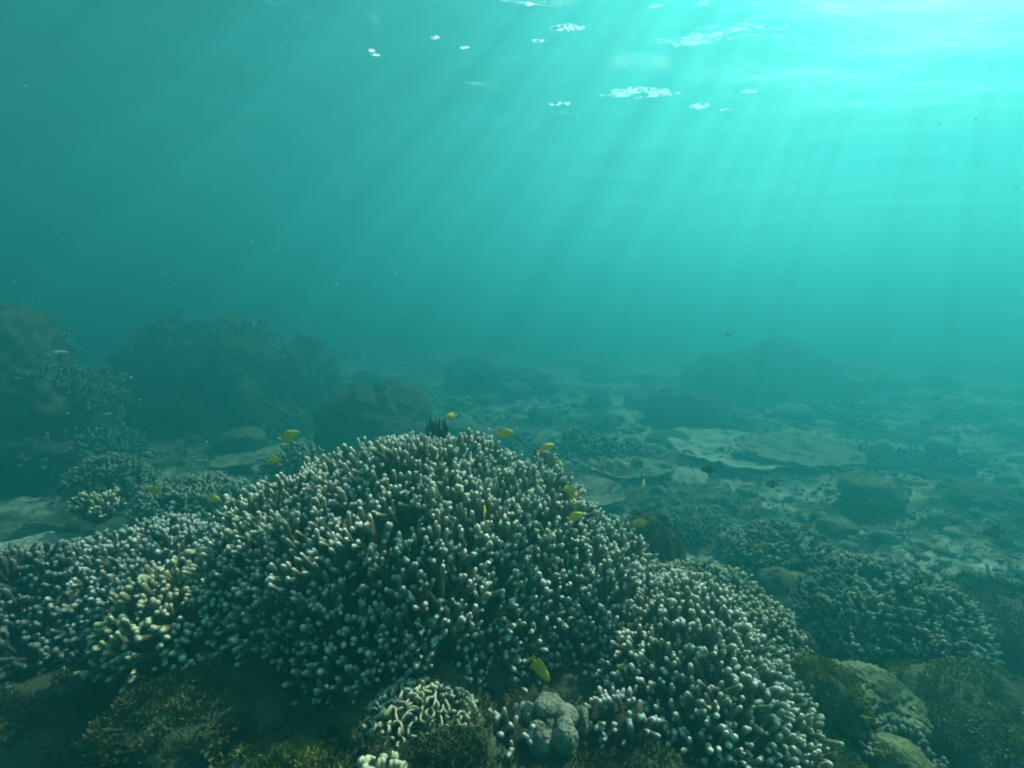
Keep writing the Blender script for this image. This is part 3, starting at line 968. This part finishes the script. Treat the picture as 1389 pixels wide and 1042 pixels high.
def fish_proto(name, body_mat, fin_mat, deep, slim=False):
    """unit-length fish swimming along +X"""
    root = empty(name, (0, 0, 0), 'x', 'fish', None)
    d = deep
    st = [(0.50, -0.01, 0.012, 0.008), (0.47, 0.0, 0.05 * d / .22, 0.03), (0.40, 0.005, 0.105 * d / .22, 0.058), (0.30, 0.012, 0.16 * d / .22, 0.075), (0.17, 0.015, 0.2 * d / .22, 0.082),
          (0.03, 0.01, 0.215 * d / .22, 0.078), (-0.11, 0.005, 0.185 * d / .22, 0.062), (-0.22, 0.0, 0.12 * d / .22, 0.04), (-0.29, 0.0, 0.07 * d / .22, 0.022), (-0.33, 0.0, 0.058 * d / .22, 0.014)]
    v, f, a = loft_body(st)
    solid('body', (v, f, a), body_mat, root)
    k = d / .22
    solid('tail_fin', fin([(-0.31, 0.055 * k), (-0.38, 0.1 * k), (-0.46, 0.16 * k), (-0.51, 0.165 * k), (-0.455, 0.06 * k), (-0.435, 0.0), (-0.455, -0.06 * k), (-0.51, -0.165 * k), (-0.46, -0.16 * k), (-0.38, -0.1 * k), (-0.31, -0.055 * k)]), fin_mat, root)
    solid('dorsal_fin', fin([(0.2, 0.19 * k), (0.12, 0.265 * k), (0.0, 0.275 * k), (-0.12, 0.27 * k), (-0.25, 0.25 * k), (-0.29, 0.19 * k), (-0.26, 0.09 * k), (-0.1, 0.15 * k), (0.05, 0.18 * k)]), fin_mat, root)
    solid('anal_fin', fin([(0.0, -0.19 * k), (-0.06, -0.25 * k), (-0.16, -0.27 * k), (-0.25, -0.24 * k), (-0.28, -0.16 * k), (-0.25, -0.08 * k), (-0.12, -0.14 * k)]), fin_mat, root)
    solid('pelvic_fin', fin([(0.16, -0.17 * k), (0.12, -0.22 * k), (0.02, -0.29 * k), (0.05, -0.21 * k), (0.08, -0.17 * k)]), fin_mat, root)
    for s in (-1, 1):
        vv, ff, aa = fin([(0.2, 0.02), (0.14, 0.06), (0.04, 0.055), (0.02, 0.0), (0.08, -0.05), (0.17, -0.03)], 0.008)
        vv = vv + np.array([0, 0, -0.02])
        vv[:, 1] += s * (0.085 + (0.2 - vv[:, 0]) * 0.3)
        solid('pectoral_fin', (vv, ff, aa), fin_mat, root)
        e, fe = ico(2)
        solid('eye', (e * [0.026, 0.012, 0.026] + np.array([0.385, s * 0.055, 0.03 * k]), [fe], np.zeros(len(e))), M['eye'], root)
    return root


YG = 'yellow damselfish hovering over the reef'
protos = {
    'yellow': fish_proto('damselfish', M['yellow'], M['yellow_fin'], 0.23),
    'orange': fish_proto('damselfish', M['orange'], M['orange'], 0.2),
    'dark': fish_proto('dark_damselfish', M['dark_fish'], M['dark_fish'], 0.24),
    'brown': fish_proto('brown_fish', M['brown_fish'], M['orange'], 0.24),
    'pale': fish_proto('slender_fish', M['pale_fish'], M['pale_fish'], 0.09),
}
GROUPS = {'yellow': 'yellow damselfish hovering over the reef', 'orange': 'yellow damselfish hovering over the reef', 'dark': 'dark fish hovering over the reef', 'brown': 'dark fish hovering over the reef', 'pale': 'slender pale fish in the distance'}
used = set()
# kind, px, py, pixel length, distance, heading (0 right, 180 left, 90 away), pitch up, label
FISH = [
    ('yellow', 208, 665, 19, 1.5, 175, 10, 'bright yellow damselfish hovering above the left hand coral ridge on the left'),
    ('yellow', 288, 676, 19, 1.6, 10, -20, 'dull yellow damselfish in front of the twiggy coral, left of the big dome'),
    ('yellow', 392, 592, 25, 1.5, 15, 22, 'yellow damselfish tilted head up above the left shoulder of the big dome'),
    ('yellow', 371, 625, 18, 1.7, 200, -12, 'pale yellow damselfish just left of the big dome and below a tilted one'),
    ('yellow', 517, 597, 16, 1.7, 10, 0, 'yellow damselfish half hidden behind the left of the crest of the dome'),
    ('yellow', 612, 565, 13, 1.7, 225, 5, 'small yellow damselfish just above the black feather star'),
    ('yellow', 685, 588, 23, 1.6, 3, 2, 'yellow damselfish swimming level right of the feather star'),
    ('yellow', 740, 609, 22, 1.55, 20, 22, 'orange yellow damselfish rising in front of a dark one'),
    ('dark', 731, 614, 20, 1.75, 30, 12, 'dark damselfish close behind the rising orange yellow fish'),
    ('yellow', 755, 629, 13, 1.7, 300, 0, 'small round looking yellow damselfish right of the dome slope, turned to the camera'),
    ('yellow', 773, 664, 19, 1.3, 185, 5, 'upper yellow damselfish of the close pair over the right slope of the dome'),
    ('yellow', 776, 681, 13, 1.3, 290, 0, 'lower smaller yellow damselfish of the close pair over the right slope'),
    ('yellow', 780, 701, 22, 1.22, 12, 15, 'yellow damselfish touching the white tips of the right slope of the dome'),
    ('yellow', 657, 697, 21, 1.0, 88, 75, 'thin looking yellow damselfish head up among the tips in the middle of the dome'),
    ('yellow', 873, 657, 11, 1.9, 250, 0, 'tiny yellow damselfish in front of the small ledge of table coral'),
    ('yellow', 869, 709, 20, 1.6, 170, -8, 'yellow damselfish on top of the shaggy brown rock'),
    ('yellow', 867, 756, 22, 1.4, 95, 78, 'narrow yellow damselfish standing upright before the shaggy brown rock'),
    ('yellow', 905, 773, 13, 1.5, 180, -15, 'small yellow damselfish at the foot of the shaggy brown rock'),
    ('yellow', 1030, 741, 15, 1.8, 170, -10, 'yellow damselfish on the left side of the pale knobbly mound'),
    ('yellow', 732, 907, 32, 0.86, 330, -42, 'largest yellow damselfish, diving low in front of the big dome'),
    ('yellow', 843, 904, 12, 0.95, 200, 5, 'tiny yellow damselfish deep between the big dome and the right hand colony'),
    ('orange', 1094, 714, 15, 2.0, 180, 0, 'dull orange damselfish right above the pale knobbly mound'),
    ('orange', 987, 454, 9, 3.2, 5, 0, 'tiny orange fish alone in open water above the far outcrop'),
    ('orange', 929, 757, 8, 2.2, 80, 50, 'tiny orange fish over the sand below the shaggy brown rock'),
    ('dark', 961, 637, 20, 2.0, 185, 5, 'dark oval fish in front of the bright table coral'),
    ('dark', 1047, 657, 17, 2.2, 190, 0, 'dark blurred fish under the oval brownish table'),
    ('brown', 1021, 692, 19, 1.9, 60, 55, 'brown and orange fish turned nose up below the tables'),
    ('dark', 1348, 722, 28, 2.0, 178, -5, 'blackish fish near the right edge over the rubble slope'),
    ('dark', 827, 715, 18, 1.7, 130, 5, 'black rounded fish beside the right shoulder of the big dome'),
    ('brown', 817, 636, 15, 1.9, 70, 50, 'brown fish nose up above the small ledge of table coral'),
    ('brown', 828, 664, 14, 1.9, 60, 60, 'brown fish above the rim of the thin table coral'),
    ('pale', 664, 583, 8, 1.9, 50, -45, 'tiny white fish right of the feather star'),
    ('pale', 614, 593, 11, 1.7, 10, -30, 'small pale yellowish fish just right of the feather star'),
    ('pale', 1175, 547, 15, 3.6, 175, 10, 'slender pale blue fish high over the dark ridge at right'),
    ('pale', 75, 479, 28, 3.2, 4, 3, 'long slender pale fish beside the top of the left edge outcrop'),
    ('pale', 144, 562, 13, 3.2, 10, 12, 'short pale fish at the right flank of the left edge outcrop'),
    ('pale', 792, 606, 7, 2.2, 80, 60, 'tiny pale fleck of a fish left of the hazy bush coral'),
]
for kind, px, py, plen, dist, head, pit, lab in FISH:
    src = protos[kind]
    if kind in used:
        r = src.copy()
        COL.objects.link(r)
        for ch in list(src.children):
            c = ch.copy()
            COL.objects.link(c)
            c.parent = r
    else:
        r = src
        used.add(kind)
    fs = max(0.45, abs(math.cos(R(head)))) if pit < 45 else 1.0
    L = 1.15 * plen * dist / F / fs
    r.location = [float(c) for c in at(px, py, dist)]
    r.rotation_euler = Euler((0, -R(pit), R(head)), 'XYZ')
    r.scale = (L, L, L)
    tag(r, lab, 'fish', GROUPS[kind])

# ------------------------------------------------------------------ scattered small corals of the middle ground
g = np.random.default_rng(77)
fill_protos = []


def small_bush(seed, r=0.011, mat='bush'):
    return finger_colony('bushy_coral', 'x', (0, 0, 0), (0.14, 0.13, 0.10), 130, r, 0.035, mat, seed, up=0.5, spacing=0.026, S=6, K=3)


def copy_tree(src):
    r = src.copy()
    COL.objects.link(r)
    for ch in list(src.children):
        c = ch.copy()
        COL.objects.link(c)
        c.parent = r
    return r


kinds = [
    (lambda: small_bush(201), 'small grey bushy coral colony on the mid distance floor', 'coral', 'small bushy corals on the sea floor'),
    (lambda: small_bush(202, 0.013, 'finger_dark'), 'small dark bushy coral colony on the mid distance floor', 'coral', 'small dark corals on the sea floor'),
    (lambda: lobed_mound('coral_lump', 'x', [(np.array([0, 0, 0.02]), (0.13, 0.12, 0.10))], 'massive', 203, sub=4, knob=0.25, knob_n=3), 'rounded lumpy coral head on the mid distance floor', 'coral', 'lumpy coral heads on the sea floor'),
    (lambda: lobed_mound('rubble_rock', 'x', [(np.array([0, 0, 0.0]), (0.16, 0.12, 0.07))], 'rock', 204, sub=4, knob=0.3, knob_n=2.5, rough=0.15), 'low rough rock on the mid distance floor', 'rock', 'rough rocks on the sea floor'),
]
spots = []
t = 0
while len(spots) < 90 and t < 9000:
    t += 1
    x, y = g.uniform(-8, 8), g.uniform(2.0, 9.5)
    if abs(x) > y * 1.2 + 0.5:
        continue
    if any((x - a) ** 2 + (y - b) ** 2 < (0.34 + 0.03 * y) ** 2 for a, b in spots):
        continue
    spots.append((x, y))
for i, (x, y) in enumerate(spots):
    k = int(g.choice(4, p=[0.2, 0.14, 0.32, 0.34]))
    mk, lab, cat, grp = kinds[k]
    if not isinstance(fill_protos, dict):
        fill_protos = {}
    if k not in fill_protos:
        fill_protos[k] = mk()
        o = fill_protos[k]
    else:
        o = copy_tree(fill_protos[k])
    s = g.uniform(0.6, 1.3) * (1 + 0.08 * y)
    o.location = (x, y, gz(x, y) + 0.01)
    o.rotation_euler = (g.uniform(-.15, .15), g.uniform(-.15, .15), g.uniform(0, 6.28))
    o.scale = (s * g.uniform(.8, 1.3), s * g.uniform(.8, 1.3), s * g.uniform(0.45, 0.85))
    tag(o, lab, cat, grp)


# ------------------------------------------------------------------ uncountable cover
def rubble():
    g = np.random.default_rng(8)
    ps = []
    d, f = ico(2)
    n = 4200
    y = 1.5 + 7.0 * g.random(n) ** 1.5
    x = (g.random(n) - 0.42) * 2 * (y * 1.15 + 0.4)
    z = ground_z(x, y)
    for k in range(n):
        sz = (0.008 + 0.03 * g.random() ** 3.5) * (1 + 0.12 * y[k])
        rd = sz * np.array([g.uniform(.7, 1.7), g.uniform(.6, 1.2), g.uniform(.6, 1.1)])
        r = 1 + 0.55 * noise(d * 2.1 + k)
        a = g.random() * 6.28
        v = d * r[:, None] * rd
        v = v @ np.array([[math.cos(a), math.sin(a), 0], [-math.sin(a), math.cos(a), 0], [0, 0, 1]])
        ps.append((v + [x[k], y[k], z[k] + rd[2] * 0.3], [f], np.zeros(len(d))))
    m = 2600
    y = 1.4 + 5.0 * g.random(m) ** 1.4
    x = (g.random(m) - 0.42) * 2 * (y * 1.15 + 0.4)
    z = ground_z(x, y) + 0.006
    dd = g.normal(size=(m, 3)) * [1, 1, 0.25]
    ps.append(tubes(np.stack([x, y, z], 1), dd, 0.03 + 0.05 * g.random(m), np.full(m, 0.008), 0.004 + 0.004 * g.random(m), S=6, K=3))
    tag(solid('coral_rubble', join(ps), M['rubble']), kind='stuff')


rubble()


def turf():
    g = np.random.default_rng(9)
    n = 34000
    y = 0.45 + 2.6 * g.random(n) ** 1.3
    x = (g.random(n) - 0.5) * 2 * (y * 1.2 + 0.4)
    keep = fbm(np.stack([x, y, y * 0], 1) * 2.3 + 2, 3) > -0.15
    x, y = x[keep], y[keep]
    z = ground_z(x, y)
    P = np.stack([x, y, z], 1)
    Nn = np.tile([0, 0, 1.0], (len(P), 1))
    tag(solid('turf_algae', blades(P, Nn, 0.010, 6, 9, lay=0.8), M['algae_dark'], shade=False), kind='stuff')


turf()


def particles():
    g = np.random.default_rng(10)
    n = 620
    d, f = ico(1)
    ps = []
    for k in range(n):
        p = at(g.uniform(-100, 1489), g.uniform(-60, 800), g.uniform(0.5, 3.2))
        if p[2] > SURF - 0.1 or p[2] < 0.9:
            continue
        ps.append((d * g.uniform(0.0004, 0.0010) * [1, 1, g.uniform(0.5, 1.5)] * (1 + p[1] * 0.2) + p, [f], np.zeros(len(d))))
    tag(solid('marine_snow', join(ps), M['speck']), kind='stuff')


particles()


def glints():
    """glints of sky, made up as white translucent lumps just under the surface"""
    m = bpy.data.materials.new('sky_glints')  # added pale lumps stand in for bright sky glimpsed through the waves
    m.use_nodes = True
    nt = m.node_tree
    nt.nodes.clear()
    out = nt.nodes.new('ShaderNodeOutputMaterial')
    a = nt.nodes.new('ShaderNodeBsdfTranslucent')
    a.inputs['Color'].default_value = (0.95, 0.97, 0.95, 1)
    b = nt.nodes.new('ShaderNodeBsdfDiffuse')
    mx = nt.nodes.new('ShaderNodeMixShader')
    mx.inputs[0].default_value = 0.15
    nt.links.new(a.outputs[0], mx.inputs[1])
    nt.links.new(b.outputs[0], mx.inputs[2])
    tp = nt.nodes.new('ShaderNodeBsdfTransparent')
    m2 = nt.nodes.new('ShaderNodeMixShader')
    m2.inputs[0].default_value = 0.25
    nt.links.new(mx.outputs[0], m2.inputs[1])
    nt.links.new(tp.outputs[0], m2.inputs[2])
    nt.links.new(m2.outputs[0], out.inputs['Surface'])
    g = np.random.default_rng(12)
    ps = []
    d, f = ico(2)
    for px, py, wpx, hpx, n in [(865, 127, 112, 17, 420), (950, 144, 26, 9, 22), (985, 149, 16, 5, 8), (1014, 124, 20, 5, 12), (770, 38, 42, 10, 90), (731, 56, 12, 7, 7), (762, 141, 36, 7, 10),
                            (890, 8, 16, 4, 6), (948, 4, 16, 4, 6), (912, 62, 12, 5, 3), (716, 6, 7, 5, 2), (632, 64, 26, 5, 3), (505, 72, 30, 10, 4), (590, 50, 14, 5, 2)]:
        for k in range(n):
            u = g.uniform(-0.5, 0.5)
            v = g.uniform(-0.5, 0.5) * (1 - 1.6 * abs(u)) - 0.35 * (0.25 - u * u) - u * 0.1
            r = ray(px + u * wpx, py + v * hpx)
            p = CAM + r * (SURF - 0.13 - CAM[2]) / r[2]
            if n > 50 and noise(np.array([[u * 5 + px, v * 3, 0.5]]))[0] < -0.12:
                continue
            sz = g.uniform(0.004, 0.014) if n > 50 else g.uniform(0.006, 0.02)
            q = d * (1 + 0.5 * noise(d * 2 + k * 3.3))[:, None] * [sz * 1.3, sz, 0.004]
            ps.append((q + p, [f], np.zeros(len(d))))
    tag(solid('sky_glints', join(ps), m), kind='stuff')


glints()
